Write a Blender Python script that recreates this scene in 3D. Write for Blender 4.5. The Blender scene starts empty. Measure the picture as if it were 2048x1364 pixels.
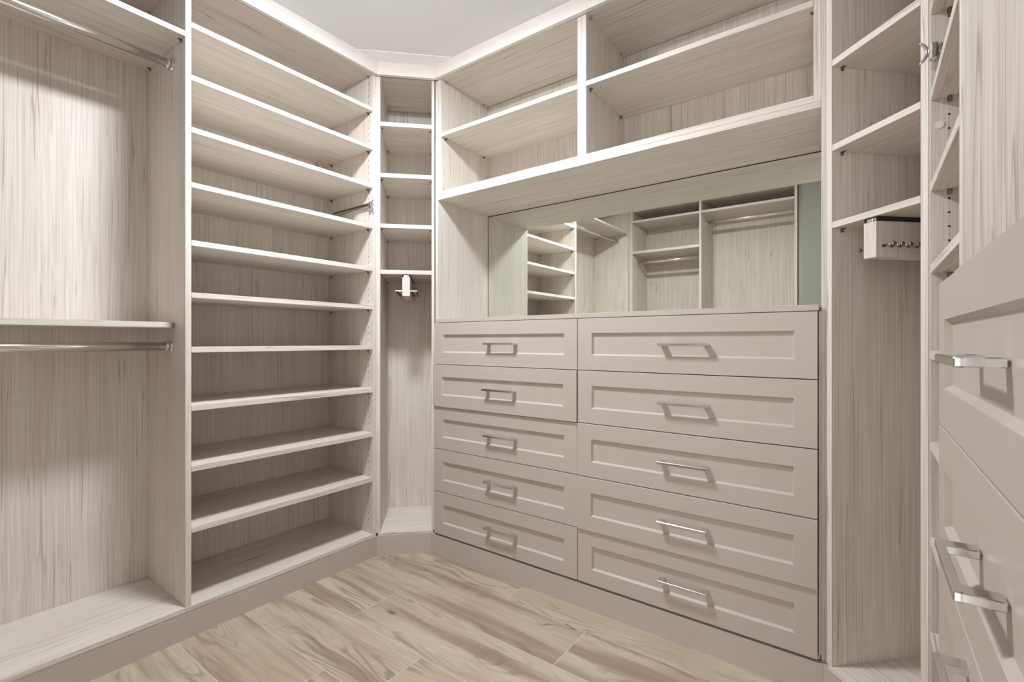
import bpy, bmesh, math, random
from mathutils import Vector

scene = bpy.context.scene
COL = scene.collection
random.seed(7)

# ------------------------------------------------------------------ camera
cam_data = bpy.data.cameras.new('camera')
cam_data.sensor_width = 36.0
cam_data.lens = 962.0 / 2048.0 * 36.0
cam_data.clip_start = 0.01
cam = bpy.data.objects.new('camera', cam_data)
cam.location = (0.0, 0.0, 1.07)
cam.rotation_euler = (math.radians(90), 0.0, math.radians(36.39))
COL.objects.link(cam)
scene.camera = cam

# ------------------------------------------------------------------ world (unseen fill light, added to come in through the doorway)
world = bpy.data.worlds.new('world')
world.use_nodes = True
world.node_tree.nodes['Background'].inputs[0].default_value = (1.0, 0.99, 0.97, 1)
world.node_tree.nodes['Background'].inputs[1].default_value = 1.6
scene.world = world

# ------------------------------------------------------------------ exposure and ceiling lamp settings
LAMP_POS = (-1.28, 0.93, 2.456)
LAMP_STRENGTH = 90.0
scene.view_settings.view_transform = 'Standard'
scene.view_settings.look = 'None'
scene.view_settings.exposure = 1.42
scene.view_settings.gamma = 1.0
scene.view_settings.use_curve_mapping = False
scene.cycles.max_bounces = 8
scene.cycles.diffuse_bounces = 6
scene.cycles.glossy_bounces = 4

# ------------------------------------------------------------------ material helpers
def srgb(r, g, b):
    f = lambda c: (c / 255 / 12.92) if c / 255 <= 0.04045 else ((c / 255 + 0.055) / 1.055) ** 2.4
    return (f(r), f(g), f(b), 1.0)


class NT:
    def __init__(self, name):
        self.m = bpy.data.materials.new(name)
        self.m.use_nodes = True
        self.t = self.m.node_tree
        self.b = self.t.nodes['Principled BSDF']

    def n(self, kind, **kw):
        nd = self.t.nodes.new(kind)
        for k, v in kw.items():
            setattr(nd, k, v)
        return nd

    def l(self, a, b):
        self.t.links.new(a, b)

    def math(self, op, a, b=None, c=None, clamp=False):
        nd = self.n('ShaderNodeMath', operation=op, use_clamp=clamp)
        for i, v in enumerate((a, b, c)):
            if v is None:
                continue
            if isinstance(v, (int, float)):
                nd.inputs[i].default_value = v
            else:
                self.l(v, nd.inputs[i])
        return nd.outputs[0]

    def vmath(self, op, a, b):
        nd = self.n('ShaderNodeVectorMath', operation=op)
        for i, v in enumerate((a, b)):
            if isinstance(v, tuple):
                nd.inputs[i].default_value = v
            else:
                self.l(v, nd.inputs[i])
        return nd.outputs[0]

    def noise(self, vec, detail=2.0, rough=0.5, scale=1.0):
        nd = self.n('ShaderNodeTexNoise')
        nd.inputs['Scale'].default_value = scale
        nd.inputs['Detail'].default_value = detail
        nd.inputs['Roughness'].default_value = rough
        self.l(vec, nd.inputs['Vector'])
        return nd.outputs['Fac']

    def maprange(self, v, a, b, c=0.0, d=1.0, smooth=False):
        nd = self.n('ShaderNodeMapRange')
        if smooth:
            nd.interpolation_type = 'SMOOTHSTEP'
        self.l(v, nd.inputs['Value'])
        for k, x in zip(('From Min', 'From Max', 'To Min', 'To Max'), (a, b, c, d)):
            nd.inputs[k].default_value = x
        return nd.outputs['Result']

    def mix(self, fac, a, b):
        nd = self.n('ShaderNodeMix', data_type='RGBA')
        if isinstance(fac, (int, float)):
            nd.inputs[0].default_value = fac
        else:
            self.l(fac, nd.inputs[0])
        for i, v in ((6, a), (7, b)):
            if isinstance(v, tuple):
                nd.inputs[i].default_value = v
            else:
                self.l(v, nd.inputs[i])
        return nd.outputs[2]

    def coords(self, spread=9.0):
        tc = self.n('ShaderNodeTexCoord').outputs['Object']
        oi = self.n('ShaderNodeObjectInfo').outputs['Random']
        cx = self.n('ShaderNodeCombineXYZ')
        self.l(self.math('MULTIPLY', oi, spread), cx.inputs[0])
        self.l(self.math('MULTIPLY', oi, spread * 1.7), cx.inputs[1])
        self.l(self.math('MULTIPLY', oi, spread * 0.6), cx.inputs[2])
        return self.vmath('ADD', tc, cx.outputs[0]), oi


def plain(name, color, rough=0.5, metal=0.0, spec=0.4, bump=0.0, bscale=400.0):
    g = NT(name)
    g.b.inputs['Base Color'].default_value = color
    g.b.inputs['Roughness'].default_value = rough
    g.b.inputs['Metallic'].default_value = metal
    g.b.inputs['Specular IOR Level'].default_value = spec
    if bump:
        tc = g.n('ShaderNodeTexCoord').outputs['Object']
        nz = g.noise(tc, 3.0, 0.6, bscale)
        bp = g.n('ShaderNodeBump')
        bp.inputs['Strength'].default_value = bump
        bp.inputs['Distance'].default_value = 0.0004
        g.l(nz, bp.inputs['Height'])
        g.l(bp.outputs[0], g.b.inputs['Normal'])
    return g.m


def wood(axis):
    """pale greige straight-grain laminate, grain along the given local axis"""
    g = NT('pale_wood_grain_' + axis)
    p, oi = g.coords()

    def sc(across, along):
        v = tuple(along if a == axis else across for a in 'xyz')
        return g.vmath('MULTIPLY', p, v)
    # gentle sideways wander of the grain
    w = g.n('ShaderNodeTexNoise')
    w.inputs['Scale'].default_value = 1.0
    w.inputs['Detail'].default_value = 0.0
    g.l(sc(9.0, 2.0), w.inputs['Vector'])
    wv = g.vmath('MULTIPLY', g.vmath('SUBTRACT', w.outputs['Color'], (0.5, 0.5, 0.5)),
                 tuple(0.0 if a == axis else 0.011 for a in 'xyz'))
    p2 = g.vmath('ADD', p, wv)

    def sc2(across, along):
        v = tuple(along if a == axis else across for a in 'xyz')
        return g.vmath('MULTIPLY', p2, v)
    fine = g.noise(sc2(330.0, 3.5), 1.0, 0.6)
    mid = g.noise(sc2(140.0, 1.4), 1.0, 0.5)
    broad = g.noise(sc2(14.0, 0.5), 1.0, 0.5)
    line = g.noise(sc2(100.0, 0.8), 0.0, 0.4)
    ridge = g.maprange(g.math('ABSOLUTE', g.math('SUBTRACT', line, 0.5)), 0.0, 0.032, 1.0, 0.0, True)
    lm = g.noise(sc2(22.0, 2.2), 0.0, 0.5)
    ridge = g.math('MULTIPLY', ridge, g.maprange(lm, 0.36, 0.6, 0.15, 1.0, True))
    f1 = g.maprange(fine, 0.33, 0.68, 0.0, 1.0)
    f2 = g.maprange(mid, 0.32, 0.68, 0.0, 1.0)
    f3 = g.maprange(broad, 0.3, 0.7, 0.0, 1.0)
    fac = g.math('ADD', g.math('MULTIPLY', f1, 0.26), g.math('MULTIPLY', f2, 0.20))
    fac = g.math('ADD', fac, g.math('MULTIPLY', f3, 0.10))
    fac = g.math('ADD', fac, g.math('MULTIPLY', ridge, 0.50), clamp=True)
    col = g.mix(fac, WOOD_LIGHT, WOOD_DARK)
    g.l(col, g.b.inputs['Base Color'])
    g.b.inputs['Roughness'].default_value = 0.5
    g.b.inputs['Specular IOR Level'].default_value = 0.3
    return g.m


def floor_wood():
    g = NT('wood_look_tile')
    p, oi = g.coords(23.0)
    mul = lambda s, v=p: g.vmath('MULTIPLY', v, s)
    w = g.n('ShaderNodeTexNoise')
    w.inputs['Detail'].default_value = 2.0
    w.inputs['Scale'].default_value = 1.0
    g.l(mul((3.0, 7.0, 1.0)), w.inputs['Vector'])
    wv = g.vmath('MULTIPLY', g.vmath('SUBTRACT', w.outputs['Color'], (0.5, 0.5, 0.5)), (0.05, 0.05, 0.0))
    p2 = g.vmath('ADD', p, wv)
    field = g.noise(mul((1.3, 8.0, 1.0), p2), 1.5, 0.45)
    rings = g.math('SINE', g.math('MULTIPLY', field, 105.0))
    rings = g.maprange(rings, 0.1, 1.0, 0.0, 1.0, True)
    rmask = g.maprange(g.noise(mul((1.9, 6.0, 1.0)), 2.0, 0.5), 0.46, 0.64, 0.0, 1.0, True)
    rings = g.math('MULTIPLY', rings, g.math('ADD', g.math('MULTIPLY', rmask, 0.8), 0.12))
    band = g.maprange(g.noise(mul((0.8, 13.0, 1.0), p2), 2.0, 0.55), 0.47, 0.68, 0.0, 1.0, True)
    fiber = g.maprange(g.noise(mul((7.0, 170.0, 1.0), p2), 3.0, 0.6), 0.35, 0.7, 0.0, 1.0)
    soft = g.noise(mul((1.5, 3.5, 1.0)), 2.0, 0.5)
    vor = g.n('ShaderNodeTexVoronoi')
    vor.inputs['Scale'].default_value = 1.0
    g.l(mul((2.1, 5.2, 0.0), p2), vor.inputs['Vector'])
    sep = g.n('ShaderNodeSeparateColor')
    g.l(vor.outputs['Color'], sep.inputs[0])
    kmask = g.math('GREATER_THAN', sep.outputs[0], 0.55)
    knot = g.math('MULTIPLY', g.maprange(vor.outputs['Distance'], 0.008, 0.085, 1.0, 0.0, True), kmask)
    crack = g.maprange(g.math('ABSOLUTE', g.math('SUBTRACT', g.noise(mul((1.1, 9.0, 1.0), p2), 2.0, 0.5), 0.5)), 0.0, 0.008, 1.0, 0.0, True)
    cmask = g.maprange(g.noise(mul((2.6, 3.0, 1.0)), 1.0, 0.5), 0.55, 0.66, 0.0, 1.0, True)
    crack = g.math('MULTIPLY', crack, cmask)
    c = g.mix(g.maprange(soft, 0.35, 0.65), srgb(206, 191, 173), srgb(188, 171, 152))
    c = g.mix(g.math('MULTIPLY', band, 0.78), c, srgb(138, 117, 98))
    c = g.mix(g.math('MULTIPLY', fiber, 0.46), c, srgb(150, 131, 114))
    c = g.mix(g.math('MULTIPLY', rings, 0.6), c, srgb(118, 99, 83))
    c = g.mix(g.math('MULTIPLY', crack, 0.7), c, srgb(92, 74, 60))
    c = g.mix(g.math('MULTIPLY', knot, 0.85), c, srgb(86, 70, 55))
    g.l(c, g.b.inputs['Base Color'])
    g.b.inputs['Roughness'].default_value = 0.42
    g.b.inputs['Specular IOR Level'].default_value = 0.35
    return g.m


WOOD_LIGHT = srgb(232, 226, 219)
WOOD_DARK = srgb(171, 156, 141)
WX, WY, WZ = wood('x'), wood('y'), wood('z')
WOODS = {'x': WX, 'y': WY, 'z': WZ}
TAUPE = plain('taupe_satin_lacquer', srgb(191, 181, 172), 0.42, 0.0, 0.4)
CROWN = plain('cream_lacquer', srgb(238, 232, 226), 0.45, 0.0, 0.4)
PAINT = plain('white_wall_paint', srgb(232, 234, 238), 0.8, 0.0, 0.2)
GREYPAINT = plain('grey_wall_paint', srgb(160, 157, 151), 0.7, 0.0, 0.3)
WHITE = plain('lit_patch_white', srgb(250, 250, 250), 0.6, 0.0, 0.3)  # light on the corner ceiling patch, put into the colour
CHROME = plain('polished_chrome', (0.72, 0.715, 0.71, 1), 0.13, 1.0)
SATIN = plain('satin_aluminium', (0.90, 0.90, 0.90, 1), 0.17, 1.0)
NICKEL = plain('dark_nickel', (0.42, 0.40, 0.38, 1), 0.2, 1.0)
BRONZE = plain('bronze_pin', (0.30, 0.24, 0.18, 1), 0.35, 1.0)
BRASS = plain('brass_fitting', (0.62, 0.52, 0.34, 1), 0.35, 1.0)
DARK = plain('dark_recess', (0.03, 0.027, 0.024, 1), 0.7)
BLACK = plain('black_steel', (0.02, 0.02, 0.02, 1), 0.4)
GROUT = plain('pale_grout', srgb(214, 202, 188), 0.8)
MIRROR = plain('mirror_glass', (0.86, 0.90, 0.84, 1), 0.0, 1.0)
FLOOR = floor_wood()
gl = NT('lamp_glass')
gl.b.inputs['Base Color'].default_value = (0.9, 0.9, 0.88, 1)
gl.b.inputs['Emission Color'].default_value = (0.905, 0.953, 1.0, 1)
gl.b.inputs['Emission Strength'].default_value = LAMP_STRENGTH
LAMPGLASS = gl.m

# ------------------------------------------------------------------ geometry helpers
_cache = {}


def mesh_from(bm, name, mat):
    me = bpy.data.meshes.new(name)
    bmesh.ops.recalc_face_normals(bm, faces=bm.faces)
    bm.to_mesh(me)
    bm.free()
    me.materials.append(mat)
    return me


def obj(name, me, parent=None, loc=(0, 0, 0), rot=(0, 0, 0)):
    o = bpy.data.objects.new(name, me)
    COL.objects.link(o)
    o.location = loc
    o.rotation_euler = rot
    if parent is not None:
        o.parent = parent
    return o


def add_box(bm, x0, x1, y0, y1, z0, z1, bev=0.0):
    vs = [bm.verts.new((x, y, z)) for x in (x0, x1) for y in (y0, y1) for z in (z0, z1)]
    fs = [(0, 1, 3, 2), (4, 6, 7, 5), (0, 4, 5, 1), (2, 3, 7, 6), (0, 2, 6, 4), (1, 5, 7, 3)]
    faces = [bm.faces.new([vs[i] for i in f]) for f in fs]
    if bev:
        es = list({e for f in faces for e in f.edges})
        bmesh.ops.bevel(bm, geom=es, offset=bev, segments=1, affect='EDGES', profile=0.5)


def box_mesh(dx, dy, dz, mat, bev=0.0007):
    k = (round(dx, 5), round(dy, 5), round(dz, 5), mat.name, bev)
    if k not in _cache:
        bm = bmesh.new()
        add_box(bm, 0, dx, 0, dy, 0, dz, bev if min(dx, dy, dz) > 3 * bev else 0)
        _cache[k] = mesh_from(bm, 'board', mat)
    return _cache[k]


def board(root, name, x0, x1, y0, y1, z0, z1, mat, bev=0.0007):
    if isinstance(mat, str):
        mat = WOODS[mat]
    return obj(name, box_mesh(x1 - x0, y1 - y0, z1 - z0, mat, bev), root, (x0, y0, z0))


def add_tube(bm, p0, p1, r, seg=16, caps=True, r1=None):
    p0, p1 = Vector(p0), Vector(p1)
    d = (p1 - p0).normalized()
    a = d.orthogonal().normalized()
    b = d.cross(a)
    r1 = r if r1 is None else r1
    A = [bm.verts.new(p0 + (a * math.cos(t) + b * math.sin(t)) * r) for t in [2 * math.pi * i / seg for i in range(seg)]]
    B = [bm.verts.new(p1 + (a * math.cos(t) + b * math.sin(t)) * r1) for t in [2 * math.pi * i / seg for i in range(seg)]]
    for i in range(seg):
        f = bm.faces.new((A[i], A[(i + 1) % seg], B[(i + 1) % seg], B[i]))
        f.smooth = True
    if caps:
        bm.faces.new(A)
        bm.faces.new(B)


def add_path_tube(bm, pts, r, seg=10):
    """round bar through points, mitred"""
    rings = []
    pts = [Vector(p) for p in pts]
    for i, p in enumerate(pts):
        d = (pts[min(i + 1, len(pts) - 1)] - pts[max(i - 1, 0)]).normalized()
        ref = Vector((0, 1, 0)) if abs(d.y) < 0.9 else Vector((1, 0, 0))
        a = d.cross(ref).normalized()
        b = d.cross(a)
        rr = r if not isinstance(r, (list, tuple)) else r[i]
        rings.append([bm.verts.new(p + (a * math.cos(t) + b * math.sin(t)) * rr) for t in [2 * math.pi * k / seg for k in range(seg)]])
    for A, B in zip(rings, rings[1:]):
        for k in range(seg):
            bm.faces.new((A[k], A[(k + 1) % seg], B[(k + 1) % seg], B[k])).smooth = True
    bm.faces.new(rings[0])
    bm.faces.new(rings[-1])


def thing(name, label, cat, loc, rz=0.0, group=None):
    o = bpy.data.objects.new(name, None)
    o.empty_display_size = 0.1
    COL.objects.link(o)
    o.location = loc
    o.rotation_euler = (0, 0, math.radians(rz))
    o['label'] = label
    o['category'] = cat
    if group:
        o['group'] = group
    return o


def struct(o, label=None):
    o['kind'] = 'structure'
    if label:
        o['label'] = label
    return o


# shelf pin: an L of bent metal, tab under the shelf and plate on the panel (panel on the -x side)
def pin_mesh(mat, flip):
    k = ('pin', mat.name, flip)
    if k not in _cache:
        bm = bmesh.new()
        s = -1 if flip else 1
        X = lambda a, b: (min(s * a, s * b), max(s * a, s * b))
        add_box(bm, *X(0.0002, 0.011), -0.004, 0.004, -0.0024, -0.0002)
        add_box(bm, *X(0.0002, 0.0026), -0.0045, 0.0045, -0.011, -0.0024)
        a = [bm.verts.new((s * x, y, z)) for y in (-0.001, 0.001) for x, z in ((0.0026, -0.0024), (0.009, -0.0024), (0.0026, -0.0095))]
        bm.faces.new(a[:3]); bm.faces.new(a[3:])
        for i in range(3):
            bm.faces.new((a[i], a[(i + 1) % 3], a[3 + (i + 1) % 3], a[3 + i]))
        add_tube(bm, (s * 0.0008, 0, -0.0062), (s * 0.0045, 0, -0.0062), 0.003, 8)
        _cache[k] = mesh_from(bm, 'pin', mat)
    return _cache[k]


def add_pins(sh, w, d, front=0.033, back=0.036, mat=None):
    mat = mat or BRONZE
    for x, fl in ((0.0, False), (w, True)):
        for y in (front, d - back):
            obj('shelf_pin', pin_mesh(mat, fl), sh, (x, y, 0.0))


def shelf(root, x0, x1, y0, y1, z0, z1, pins=True, name='shelf', gap=0.0008):
    sh = board(root, name, x0 + gap, x1 - gap, y0, y1, z0, z1, 'x')
    if pins:
        add_pins(sh, x1 - x0 - 2 * gap, y1 - y0)
    return sh


def peg_holes(root, x, facing, ys, zs, skip):
    """rows of drilled 5 mm holes, their shade put in as dark discs on the panel face"""
    bm = bmesh.new()
    for y in ys:
        for z in zs:
            if any(a - 0.012 < z < b + 0.004 for a, b in skip):
                continue
            seg = 8
            vs = [bm.verts.new((x + facing * 0.00035, y + 0.0025 * math.cos(2 * math.pi * i / seg), z + 0.0025 * math.sin(2 * math.pi * i / seg))) for i in range(seg)]
            ws = [bm.verts.new((x - facing * 0.0005, v.co.y, v.co.z)) for v in vs]
            bm.faces.new(vs)
            for i in range(seg):
                bm.faces.new((vs[i], vs[(i + 1) % seg], ws[(i + 1) % seg], ws[i]))
    o = obj('peg_holes', mesh_from(bm, 'peg_holes', DARK), root)  # shade inside the holes is in the disc colour
    o['kind'] = 'stuff'
    return o


def closet_rod(root, x0, x1, y, z, r=0.0155):
    bm = bmesh.new()
    add_tube(bm, (x0 + 0.004, y, z), (x1 - 0.004, y, z), r, 28)
    rod = obj('closet_rod', mesh_from(bm, 'rod', SATIN), root)
    for x, s in ((x0, 1), (x1, -1)):
        bm = bmesh.new()
        add_tube(bm, (x, y, z), (x + s * 0.003, y, z), 0.0215, 24)
        add_tube(bm, (x + s * 0.003, y, z), (x + s * 0.008, y, z), 0.0215, 24, False, 0.0185)
        add_tube(bm, (x + s * 0.008, y, z), (x + s * 0.021, y, z), 0.0185, 24, True, 0.0178)
        obj('flange', mesh_from(bm, 'flange', CHROME), rod)
    return rod


_handles = {}


def handle_mesh(L, proj=0.0285):
    if L not in _handles:
        bm = bmesh.new()
        h = 0.0048
        add_box(bm, -L / 2, L / 2, -proj, -proj + 0.008, -h, h, 0.0012)
        for s in (-1, 1):
            a, b = sorted((s * L / 2, s * (L / 2 - 0.021)))
            add_box(bm, a, b, -proj + 0.004, 0.0075, -h + 0.0002, h - 0.0002, 0.001)
        _handles[L] = mesh_from(bm, 'handle', CHROME)
    return _handles[L]


def drawer_mesh(w, h, t=0.0195, stile=0.061, rail=0.0585, bev=0.006, rec=0.009):
    k = ('drawer', round(w, 4), round(h, 4))
    if k in _cache:
        return _cache[k]
    bm = bmesh.new()
    c = 0.0009

    def ring(x, z, y):
        return [bm.verts.new((sx * x, y, sz * z)) for sx, sz in ((-1, -1), (1, -1), (1, 1), (-1, 1))]
    W, H = w / 2, h / 2
    rs = [ring(W, H, t), ring(W, H, c), ring(W - c, H - c, 0), ring(W - stile, H - rail, 0), ring(W - stile - bev, H - rail - bev, rec)]
    bm.faces.new(rs[0])
    for A, B in zip(rs, rs[1:]):
        for i in range(4):
            bm.faces.new((A[i], A[(i + 1) % 4], B[(i + 1) % 4], B[i]))
    bm.faces.new(rs[-1])
    _cache[k] = mesh_from(bm, 'drawer_front', TAUPE)
    return _cache[k]


def drawer(root, cx, cz, w, h, hl, out=0.0, hx=0.0):
    d = obj('drawer', drawer_mesh(w, h), root, (cx, -out, cz))
    obj('handle', handle_mesh(hl), d, (hx, 0, 0))
    # drawer box behind the front
    bm = bmesh.new()
    bw, bh, bd = w - 0.06, h - 0.05, 0.33
    t = 0.012
    add_box(bm, -bw / 2, -bw / 2 + t, 0.02, 0.02 + bd, -bh / 2, bh / 2)
    add_box(bm, bw / 2 - t, bw / 2, 0.02, 0.02 + bd, -bh / 2, bh / 2)
    add_box(bm, -bw / 2 + t, bw / 2 - t, 0.02 + bd - t, 0.02 + bd, -bh / 2, bh / 2)
    add_box(bm, -bw / 2 + t, bw / 2 - t, 0.02, 0.02 + bd - t, -bh / 2 + 0.008, -bh / 2 + 0.014)
    obj('drawer_box', mesh_from(bm, 'drawer_box', WY), d)
    return d


# ------------------------------------------------------------------ measured layout
T = 0.019
TOPZ = 2.389            # underside of the top boards
BASE = 0.113            # top of the bottom boards
XA, XAB = -1.967, 0.383 # left run: front plane, inner depth
YB, YP = 1.717, 1.738   # back run: drawer faces, panel fronts
XR = 0.119              # right run: front plane
CEIL = 2.456
GAPS = [1.1615, 0.953, 0.742, 0.531, 0.318, 0.105]
SHELF_Z = [(2.207, 2.226), (2.016, 2.035), (1.827, 1.846), (1.627, 1.646), (1.416, 1.436), (1.227, 1.246),
           (1.028, 1.048), (0.816, 0.837), (0.596, 0.616), (0.374, 0.395)]

# ------------------------------------------------------------------ setting: floor of wood-look tiles
bm = bmesh.new()
add_box(bm, -2.40, 0.60, -0.90, 2.20, -0.05, -0.0004)
floor = struct(obj('floor', mesh_from(bm, 'floor', GROUT)), 'beige wood-look tile floor in the middle of the closet')
PW, PL, G = 0.2305, 1.2, 0.0013
joints = {0: -1.61, 1: -0.833, 2: -1.203, -1: -1.212, -2: -0.22, -3: -1.45, 3: -1.75}
for k in range(-8, 5):
    y0, y1 = 1.128 + k * PW, 1.128 + (k + 1) * PW
    y1 = min(y1, 2.15)
    y0 = max(y0, -0.85)
    j = joints.get(k, -1.0 + (k * 0.437) % 1.2)
    while j > -2.36:
        j -= PL
    while j < 0.51:
        a, b = max(j, -2.36), min(j + PL, 0.51)
        j += PL
        if b - a < 0.02:
            continue
        key = ('plank', round(b - a, 3), round(y1 - y0, 3))
        if key not in _cache:
            bm = bmesh.new()
            add_box(bm, G, b - a - G, G, y1 - y0 - G, -0.0003, 0.0, 0.0)
            _cache[key] = mesh_from(bm, 'plank', FLOOR)
        obj('plank', _cache[key], floor, (a, y0, 0))

# ceiling and walls
def wall(name, boxes, mat=PAINT):
    bm = bmesh.new()
    for b in boxes:
        add_box(bm, *b)
    return struct(obj(name, mesh_from(bm, name, mat)))


wall('ceiling', [(-2.46, 0.61, -1.0, 2.26, CEIL, CEIL + 0.1)])
wall('wall_left', [(-2.46, -2.36, -1.0, 2.26, 0.0, CEIL)])
wall('wall_back', [(-2.36, 0.51, 2.16, 2.26, 0.0, CEIL)])
wall('wall_right', [(0.51, 0.61, -1.0, 2.26, 0.0, CEIL)])
# wall behind the camera with the bullnosed return and the doorway header
bm = bmesh.new()
add_box(bm, -2.36, -0.469, -1.0, -0.86, 0.0, CEIL)
r, n = 0.036, 8
prof = [(-0.4694, -1.0), (-0.4694, -0.42 - r)]
prof += [(-0.4694 + r - r * math.cos(math.pi / 2 * i / n), -0.42 - r + r * math.sin(math.pi / 2 * i / n)) for i in range(1, n + 1)]
prof += [(-0.20, -0.42), (-0.20, -1.0)]
lo = [bm.verts.new((x, y, 0.0)) for x, y in prof]
hi = [bm.verts.new((x, y, CEIL)) for x, y in prof]
bm.faces.new(lo); bm.faces.new(hi)
for i in range(len(prof)):
    f = bm.faces.new((lo[i], lo[(i + 1) % len(prof)], hi[(i + 1) % len(prof)], hi[i]))
    if 1 <= i <= n:
        f.smooth = True
add_box(bm, -0.20, 0.51, -1.0, -0.42, 2.06, CEIL)
struct(obj('wall_front', mesh_from(bm, 'wall_front', GREYPAINT)))

# added plate over the angled crown, its white imitating a lit ceiling patch
bm = bmesh.new()
pts = [(-1.9448, 1.401), (-1.9448, 1.5188), (-1.7482, 1.7158), (-1.628, 1.7158)]
lo = [bm.verts.new((x, y, 2.4528)) for x, y in pts]
hi = [bm.verts.new((x, y, CEIL - 0.0002)) for x, y in pts]
bm.faces.new(lo); bm.faces.new(hi)
for i in range(4):
    bm.faces.new((lo[i], lo[(i + 1) % 4], hi[(i + 1) % 4], hi[i]))
struct(obj('lit_ceiling_patch', mesh_from(bm, 'lit_patch_plate', WHITE)), 'white plate imitating the lit patch on the ceiling over the angled corner')


def miter(name, p0, p1, m0, m1, thick, z0, z1, mat, label=None):
    """board standing on the plan line p0-p1 (front face), back edge shifted to m0, m1"""
    bm = bmesh.new()
    q = [p0, p1, m1, m0]
    lo = [bm.verts.new((x, y, z0)) for x, y in q]
    hi = [bm.verts.new((x, y, z1)) for x, y in q]
    bm.faces.new(lo); bm.faces.new(hi)
    for i in range(4):
        bm.faces.new((lo[i], lo[(i + 1) % 4], hi[(i + 1) % 4], hi[i]))
    return struct(obj(name, mesh_from(bm, name, mat)), label)


def run_boards(prefix, pts, names, thick, z0, z1, mat):
    """mitred boards following a plan polyline; thickness goes to the left of travel"""
    P = [Vector((x, y, 0)) for x, y in pts]
    nrm = []
    for a, b in zip(P, P[1:]):
        d = (b - a).normalized()
        nrm.append(Vector((-d.y, d.x, 0)))
    offs = []
    for i, p in enumerate(P):
        if i == 0:
            offs.append(p + nrm[0] * thick)
        elif i == len(P) - 1:
            offs.append(p + nrm[-1] * thick)
        else:
            m = (nrm[i - 1] + nrm[i]).normalized()
            offs.append(p + m * (thick / m.dot(nrm[i])))
    for i, nm in enumerate(names):
        g = 0.0004 * (P[i + 1] - P[i]).normalized()
        a, b = P[i] + g, P[i + 1] - g
        c, e = offs[i] + g, offs[i + 1] - g
        miter(nm, (a.x, a.y), (b.x, b.y), (c.x, c.y), (e.x, e.y), thick, z0, z1, mat)


kick_pts = [(-1.9655, -0.40), (-1.9655, 1.5275), (-1.772, 1.7185), (-0.105, 1.7185), (0.119, 1.4945), (0.119, 0.325)]
run_boards('k', kick_pts, ['baseboard_left', 'baseboard_left_corner', 'baseboard_back', 'baseboard_right_corner', 'baseboard_right'], 0.016, 0.0, 0.0965, TAUPE)
crown_pts = [(-1.945, -0.40), (-1.945, 1.519), (-1.748, 1.716), (-0.113, 1.716), (0.099, 1.504), (0.099, 0.325)]
run_boards('c', crown_pts, ['trim_1', 'trim_2', 'trim_3', 'trim_4', 'trim_5'], 0.019, 2.3895, CEIL - 0.0003, CROWN)

# ------------------------------------------------------------------ left wall: long hanging section
HW = 1.094      # local x from 0 (y=-0.40) to HW (y=0.694)
hang = thing('hanging_section', 'open pale wood hanging section with two chrome rods on the left wall', 'closet section', (XA, -0.40, 0), 90)
board(hang, 'back_panel', 0, HW, XAB + 0.001, XAB + 0.007, 0.09, TOPZ, 'z')
board(hang, 'side_panel', -T, 0, 0, XAB, BASE, TOPZ, 'z')
board(hang, 'bottom_panel', -T, HW, -0.0025, XAB, 0.0968, BASE, 'x')
tp = board(hang, 'top_panel', -T, HW, 0, XAB, TOPZ, TOPZ + T, 'x')
add_pins(tp, HW + T, XAB, mat=BRASS)
shelf(hang, 0, HW, 0, XAB, 2.164, 2.183).name = 'shelf'
# lower shelf: shallower with a rounded free corner
bm = bmesh.new()
D0, R0 = 0.082, 0.035
pl = [(0.001, XAB), (0.001, D0)]
pl += [(HW - 0.0015 - R0 + R0 * math.sin(a), D0 + R0 - R0 * math.cos(a)) for a in [math.pi / 2 * i / 8 for i in range(9)]]
pl += [(HW - 0.0015, XAB)]
lo = [bm.verts.new((x, y, 1.119)) for x, y in pl]
hi = [bm.verts.new((x, y, 1.139)) for x, y in pl]
bm.faces.new(lo); bm.faces.new(hi)
for i in range(len(pl)):
    bm.faces.new((lo[i], lo[(i + 1) % len(pl)], hi[(i + 1) % len(pl)], hi[i]))
low = obj('shelf', mesh_from(bm, 'rounded_shelf', WX), hang)
low['label'] = 'shallow lower shelf with a rounded front corner'
closet_rod(hang, 0.0, HW, 0.120, 2.100)
closet_rod(hang, 0.0, HW, 0.130, 1.0505)


# ------------------------------------------------------------------ shelf towers
def valet(root, x, facing, z):
    """pull-out valet rod on a side panel; facing = direction off the panel along x"""
    s = facing
    X = lambda a, b: (min(x + s * a, x + s * b), max(x + s * a, x + s * b))
    bm = bmesh.new()
    add_box(bm, *X(0.0002, 0.015), 0.012, 0.315, z - 0.011, z + 0.009, 0.002)
    v = obj('valet_rod', mesh_from(bm, 'valet', CHROME), root)
    bm = bmesh.new()
    add_box(bm, *X(0.0150, 0.0158), 0.02, 0.312, z - 0.001, z + 0.004)
    obj('slot', mesh_from(bm, 'slot', BLACK), v)
    bm = bmesh.new()
    add_box(bm, *X(0.0002, 0.019), -0.001, 0.012, z - 0.026, z + 0.014, 0.003)
    obj('end_cap', mesh_from(bm, 'cap', CHROME), v)
    bm = bmesh.new()
    pts, rad = [], []
    for i in range(13):
        a = -1.0 + 2.0 * i / 12
        pts.append((x + s * 0.011, -0.006 - 0.014 * a * a, z - 0.004 + 0.026 * a))
        rad.append(0.0022 + 0.0018 * (1 - a * a))
    add_path_tube(bm, pts, rad, 8)
    add_tube(bm, (x + s * 0.011, -0.006, z - 0.004), (x + s * 0.011, 0.001, z - 0.004), 0.003, 8)
    obj('hook', mesh_from(bm, 'hook', CHROME), v)
    return v


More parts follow.
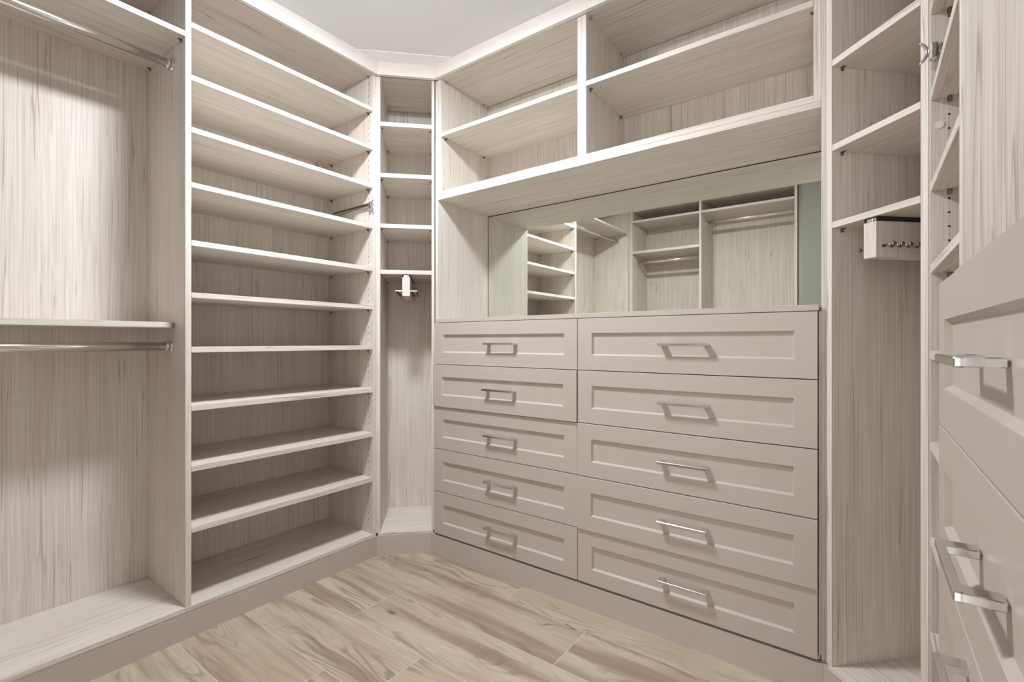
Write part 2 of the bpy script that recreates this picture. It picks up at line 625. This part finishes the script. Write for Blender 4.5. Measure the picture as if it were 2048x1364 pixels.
def tower(label, loc, rz, W, depth, valet_side, valet_z):
    t = thing('shelf_tower', label, 'shelf tower', loc, rz)
    board(t, 'side_panel', 0, T, 0, depth, BASE, TOPZ, 'z')
    board(t, 'side_panel', W - T, W, 0, depth, BASE, TOPZ, 'z')
    board(t, 'back_panel', 0, W, depth + 0.001, depth + 0.007, 0.09, TOPZ, 'z')
    board(t, 'bottom_panel', 0, W, -0.0025, depth, 0.0968, BASE, 'x')
    tp = board(t, 'top_panel', 0, W, 0, depth, TOPZ, TOPZ + T, 'x')
    add_pins(tp, W - 2 * T, depth, mat=BRASS)
    for c in tp.children:
        c.location.x += T
    for z0, z1 in SHELF_Z:
        shelf(t, T, W - T, 0.0006, depth, z0, z1)
    zs = [0.148 + 0.032 * i for i in range(70)]
    vz = [(valet_z - 0.03, valet_z + 0.016)]
    for x, f in ((T, 1), (W - T, -1)):
        sk = SHELF_Z + (vz if (f == 1) == (valet_side == 1) else [])
        peg_holes(t, x, f, (0.033, depth - 0.036), zs, sk)
    valet(t, T if valet_side == 1 else W - T, valet_side, valet_z)
    return t


tower('tall pale wood shelf tower with ten shelves between hanging section and left corner', (XA, 0.694, 0), 90, 0.833, XAB, -1, 1.744)
WR = 1.495 - 1.022
rt = tower('narrow pale wood shelf tower on the right wall beside the near drawers', (XR, 1.495, 0), -90, WR, 0.376, 1, 1.742)
bm = bmesh.new()
add_tube(bm, (T + 0.0002, 0.016, 1.568), (T + 0.0016, 0.016, 1.568), 0.0085, 18)
obj('screw_cap', mesh_from(bm, 'cap', CROWN), rt)


# ------------------------------------------------------------------ 45 degree corner cabinets
def corner(label, loc, rz, s0, s1, e0, e1, depth, shelves):
    c = thing('corner_cabinet', label, 'corner cabinet', loc, rz)
    board(c, 'side_panel', s0, s1, 0, depth, BASE, TOPZ, 'z')
    board(c, 'side_panel', e0, e1, 0, depth, BASE, TOPZ, 'z')
    board(c, 'back_panel', s0, e1, depth + 0.0005, depth + 0.0065, 0.09, TOPZ, 'z')
    board(c, 'bottom_panel', s1 - 0.012, e0 + 0.008, -0.0015, depth, 0.0968, BASE, 'x')
    tp = board(c, 'top_panel', s0 + 0.01, e1 - 0.006, 0.008, depth, TOPZ, TOPZ + T, 'x')
    w = e0 - s1
    for ch in ():
        pass
    add_pins(tp, w, depth, mat=BRASS)
    for ch in tp.children:
        ch.location.x += s1 - s0 - 0.01
    for z0, z1 in shelves:
        shelf(c, s1, e0, 0.0005, depth, z0, z1)
    return c


cl = corner('narrow angled pale wood corner cabinet between left tower and dresser, holding a tie rack', (XA, 1.527, 0), 45,
            0.0, 0.0205, 0.273, 0.288, 0.366,
            [(2.145, 2.165), (1.889, 1.909), (1.636, 1.656), (1.4055, 1.426)])
cr = corner('angled pale wood corner cabinet right of the dresser, holding a belt rack', (-0.105, 1.717, 0), -45,
            0.0135, 0.032, 0.2955, 0.3145, 0.366,
            [(2.140, 2.159), (1.876, 1.895), (1.627, 1.645), (1.401, 1.419)])


def rack_slide(parent, cx, ztop, zbot, length, y0):
    bm = bmesh.new()
    add_box(bm, cx - 0.020, cx - 0.016, y0, y0 + length, zbot, ztop)
    add_box(bm, cx + 0.016, cx + 0.020, y0, y0 + length, zbot, ztop)
    add_box(bm, cx - 0.016, cx + 0.016, y0, y0 + length, ztop - 0.002, ztop)
    obj('slide_channel', mesh_from(bm, 'slide', BLACK), parent)
    bm = bmesh.new()
    add_box(bm, cx - 0.012, cx + 0.006, y0 - 0.001, y0 + length, zbot + 0.001, ztop - 0.003, 0.0006)
    add_tube(bm, (cx + 0.011, y0, zbot + 0.006), (cx + 0.011, y0 + 0.01, zbot + 0.006), 0.0035, 10)
    obj('slide_rail', mesh_from(bm, 'slide', SATIN), parent)


# tie rack, left
tr = board(cl, 'tie_rack', 0.1275, 0.1655, 0.002, 0.335, 1.2965, 1.3915, 'z')
tr['label'] = 'pale wood tie rack with chrome comb wings'
rack_slide(tr, 0.019, 1.4052 - 1.2965, 0.0952, 0.33, 0.003)
for s in (-1, 1):
    xe = 0.019 + s * 0.053
    xi = 0.019 + s * 0.0195
    zc = 1.323 - 1.2965
    bm = bmesh.new()
    a, b = sorted((xi, xe))
    add_box(bm, a, b, 0.006, 0.010, zc - 0.0022, zc + 0.0022)
    obj('comb_bar', mesh_from(bm, 'comb_bar', SATIN), tr)
    bm = bmesh.new()
    for i in range(1, 12):
        y = 0.010 + 0.027 * i
        add_tube(bm, (a, y, zc), (b, y, zc), 0.0012, 8)
    ww = obj('comb_wing', mesh_from(bm, 'wing', NICKEL), tr)
    bm = bmesh.new()
    add_box(bm, xe - 0.0012, xe + 0.0012, 0.010, 0.325, zc - 0.004, zc + 0.0015)
    obj('side_rail', mesh_from(bm, 'rail', NICKEL), tr)

# belt rack, right
br = board(cr, 'belt_rack', 0.1375, 0.1755, 0.002, 0.335, 1.2925, 1.3885, 'z')
br['label'] = 'pale wood belt rack with dark metal pegs'
rack_slide(br, 0.019, 1.4008 - 1.2925, 0.0962, 0.33, 0.003)
bm = bmesh.new()
zz = 1.322 - 1.2925
add_tube(bm, (0.0, 0, 0), (0.004, 0, 0), 0.0042, 10)
add_tube(bm, (0.003, 0, 0), (0.030, 0, 0), 0.0026, 10)
add_tube(bm, (0.029, 0, 0), (0.032, 0, 0), 0.0040, 12, True, 0.0066)
add_tube(bm, (0.032, 0, 0), (0.035, 0, 0), 0.0066, 12, True, 0.0050)
peg = mesh_from(bm, 'peg', NICKEL)
for i in range(12):
    y = 0.020 + 0.025 * i
    obj('peg', peg, br, (0.0381, y, zz))
    obj('peg', peg, br, (-0.0001, y, zz), (0, 0, math.pi))

# ------------------------------------------------------------------ back wall: dresser
DX0, DX1 = -1.766, -0.0915
dr = thing('dresser', 'wide taupe ten-drawer dresser with chrome handles below the mirror', 'dresser', (DX0, YB, 0), 0)
L = lambda x: x - DX0
D = lambda y: y - YB
board(dr, 'side_panel', 0, 0.0195, D(YP), D(2.150), 0.02, TOPZ, 'z')
board(dr, 'side_panel', L(-0.111), L(-0.0925), D(YP), D(2.150), 0.02, TOPZ, 'z')
board(dr, 'filler_strip', L(-0.1172), L(-0.1112), D(YP) + 0.0005, D(1.80), 0.114, 1.161, 'z', 0.0)
board(dr, 'center_panel', L(-0.9465), L(-0.9275), D(YP), D(2.130), 0.0975, 1.161, 'z')
board(dr, 'bottom_panel', 0.021, L(-0.113), D(YP), D(2.130), 0.0975, 0.113, 'x')
board(dr, 'back_panel', 0.021, L(-0.113), D(2.131), D(2.136), 0.0975, 1.16, 'z')
GAP = 0.0028
lx0, lx1, rx0, rx1 = -1.7535, -0.9390, -0.9360, -0.1190
outs_l = [0.0, 0.008, 0.0, 0.0, 0.0]
outs_r = [0.0, 0.0, 0.0045, 0.0075, 0.0]
for i in range(5):
    zt, zb = GAPS[i] - GAP / 2, GAPS[i + 1] + GAP / 2
    drawer(dr, L((lx0 + lx1) / 2), (zt + zb) / 2, lx1 - lx0, zt - zb, 0.170, outs_l[i], 0.018)
    drawer(dr, L((rx0 + rx1) / 2), (zt + zb) / 2, rx1 - rx0, zt - zb, 0.170, outs_r[i], 0.010)

bm = bmesh.new()
add_box(bm, 0, L(-0.1155) - L(-1.7455), 0, 2.1365 - YB, 0, 0.0185, 0.0008)
# front strip reaching out to the left panel's edge
ct = obj('countertop', mesh_from(bm, 'countertop', TAUPE), None, (-1.7455, YB, 1.1622))
ct['label'] = 'long taupe countertop slab between drawers and mirror'
ct['category'] = 'countertop'

# mirror
mi = thing('wall_mirror', 'wide frameless mirror on the back wall above the countertop', 'mirror', (-1.7455, 2.138, 1.1815), 0)
MW, MH = 1.7455 - 0.1115, 1.7825 - 1.1815
bm = bmesh.new()
add_box(bm, 0.0035, MW - 0.0005, 0.0, 0.005, 0.0, MH - 0.004)
obj('glass', mesh_from(bm, 'glass', MIRROR), mi)
bm = bmesh.new()
add_box(bm, 0.0004, 0.0033, 0.0005, 0.006, 0.0, MH - 0.0004)
add_box(bm, 0.0033, MW - 0.0005, 0.0005, 0.006, MH - 0.0038, MH - 0.0004)
obj('edge_seam', mesh_from(bm, 'edge_seam', DARK), mi)
bm = bmesh.new()
add_box(bm, 0, MW, 0.0062, 0.0112, 0.0, MH)
obj('backing', mesh_from(bm, 'backing', WZ), mi)

# bridging shelf and two wall cabinets above
bs = obj('bridge_shelf', box_mesh(1.7455 - 0.1115, 2.15 - YP, 0.0195, WX), None, (-1.7455, YP, 1.783))
bs['label'] = 'long pale wood shelf board over the mirror, beneath the wall cabinets'
bs['category'] = 'shelf'


def wall_cab(label, x0, x1):
    c = thing('wall_cabinet', label, 'wall cabinet', (x0, YP, 1.8028), 0)
    w = x1 - x0
    h = TOPZ - 1.8028
    d = 0.369
    board(c, 'side_panel', 0, 0.0195, 0, d, 0, h, 'z')
    board(c, 'side_panel', w - 0.0195, w, 0, d, 0, h, 'z')
    board(c, 'bottom_panel', 0.0196, w - 0.0196, 0, d, 0, 0.0215, 'x')
    tp = board(c, 'top_panel', 0, w, 0.0, d, h + 0.0003, h + T, 'x')
    add_pins(tp, w - 0.039, d, mat=BRASS)
    for ch in tp.children:
        ch.location.x += 0.0195
    board(c, 'back_panel', 0, w, d + 0.0005, d + 0.006, 0, h, 'z')
    shelf(c, 0.0195, w - 0.0195, 0.0005, d, 2.099 - 1.8028, 2.1185 - 1.8028)
    return c


wall_cab('left open wall cabinet with one shelf above the mirror, next to narrow corner cabinet', -1.745, -0.9295)
wall_cab('right open wall cabinet with one shelf above the mirror', -0.929, -0.1115)

# ------------------------------------------------------------------ right wall: drawer chest close to the camera
XD, Y0, WDR = 0.092, 1.0105, 0.690
ch = thing('drawer_chest', 'taupe chest with chrome strap handles at the right edge, closest to camera', 'drawer chest', (XD, Y0, 0), -90)
DD = XR - XD
board(ch, 'side_panel', -0.0100, 0.009, DD + 0.0005, 0.40, 0.02, 1.161, 'z')
board(ch, 'side_panel', WDR - T, WDR, DD + 0.0005, 0.40, 0.02, 1.161, 'z')
board(ch, 'back_panel', 0.010, WDR - T, 0.395, 0.40, 0.0975, 1.161, 'z')
board(ch, 'bottom_panel', 0.010, WDR - T - 0.001, DD + 0.0005, 0.394, 0.0975, 0.113, 'x')
board(ch, 'top_panel', -0.0100, WDR, DD - 0.008, 0.40, 1.1622, 1.1805, TAUPE)
for ztop, zbot in ((1.1615, 0.940), (0.940, 0.735)):
    zt, zb = ztop - GAP / 2, zbot + GAP / 2
    drawer(ch, WDR / 2, (zt + zb) / 2, WDR, zt - zb, 0.148, 0.0, 0.0)
zt, zb = 0.735 - GAP / 2, 0.105 + GAP / 2
hd = obj('hamper_door', drawer_mesh(WDR, zt - zb), ch, (WDR / 2, 0, (zt + zb) / 2))
obj('handle', handle_mesh(0.148), hd, (-0.014, 0, 0.699 - (zt + zb) / 2))

# ------------------------------------------------------------------ wardrobe behind the camera (seen in the mirror)
wb = thing('hanging_wardrobe', 'two-bay pale wood hanging unit reflected in the mirror', 'wardrobe', (-0.470, -0.42, 0), 180)
wx = lambda x: -0.470 - x
dpt = 0.41
for a, b in ((-0.470, -0.491), (-1.250, -1.270), (-1.929, -1.9662)):
    board(wb, 'side_panel', wx(a), wx(b), 0, dpt, 0.02, TOPZ, 'z')
board(wb, 'back_panel', 0, wx(-1.9662), dpt + 0.001, dpt + 0.007, 0.02, TOPZ, 'z')
board(wb, 'top_panel', 0, wx(-1.9662), 0, dpt, TOPZ + 0.0003, TOPZ + T, 'x')
for a, b in ((-0.491, -1.250), (-1.270, -1.929)):
    board(wb, 'bottom_panel', wx(a) + 0.0005, wx(b) - 0.0005, 0, dpt, 0.094, 0.113, 'x')
    shelf(wb, wx(a), wx(b), 0.0005, dpt, 2.277, 2.298)
shelf(wb, wx(-1.270), wx(-1.929), 0.0005, dpt, 1.959, 1.984)
closet_rod(wb, wx(-1.270), wx(-1.929), 0.12, 1.882)
closet_rod(wb, wx(-0.491), wx(-1.250), 0.14, 2.205)

# ------------------------------------------------------------------ ceiling lamp
lamp = thing('ceiling_light', 'flat round white ceiling light above the middle of the closet', 'ceiling light', LAMP_POS)
bm = bmesh.new()
add_tube(bm, (0, 0, -0.0005), (0, 0, -0.008), 0.150, 40, True, 0.147)
obj('housing', mesh_from(bm, 'housing', PAINT), lamp)
bm = bmesh.new()
seg = 24
vs = [bm.verts.new((0.128 * math.cos(2 * math.pi * k / seg), 0.128 * math.sin(2 * math.pi * k / seg), -0.020)) for k in range(seg)]
ws = [bm.verts.new((v.co.x, v.co.y, -0.0082)) for v in vs]
bm.faces.new(vs)
bm.faces.new(ws)
for k in range(seg):
    bm.faces.new((vs[k], vs[(k + 1) % seg], ws[(k + 1) % seg], ws[k]))
obj('diffuser', mesh_from(bm, 'diffuser', LAMPGLASS), lamp)
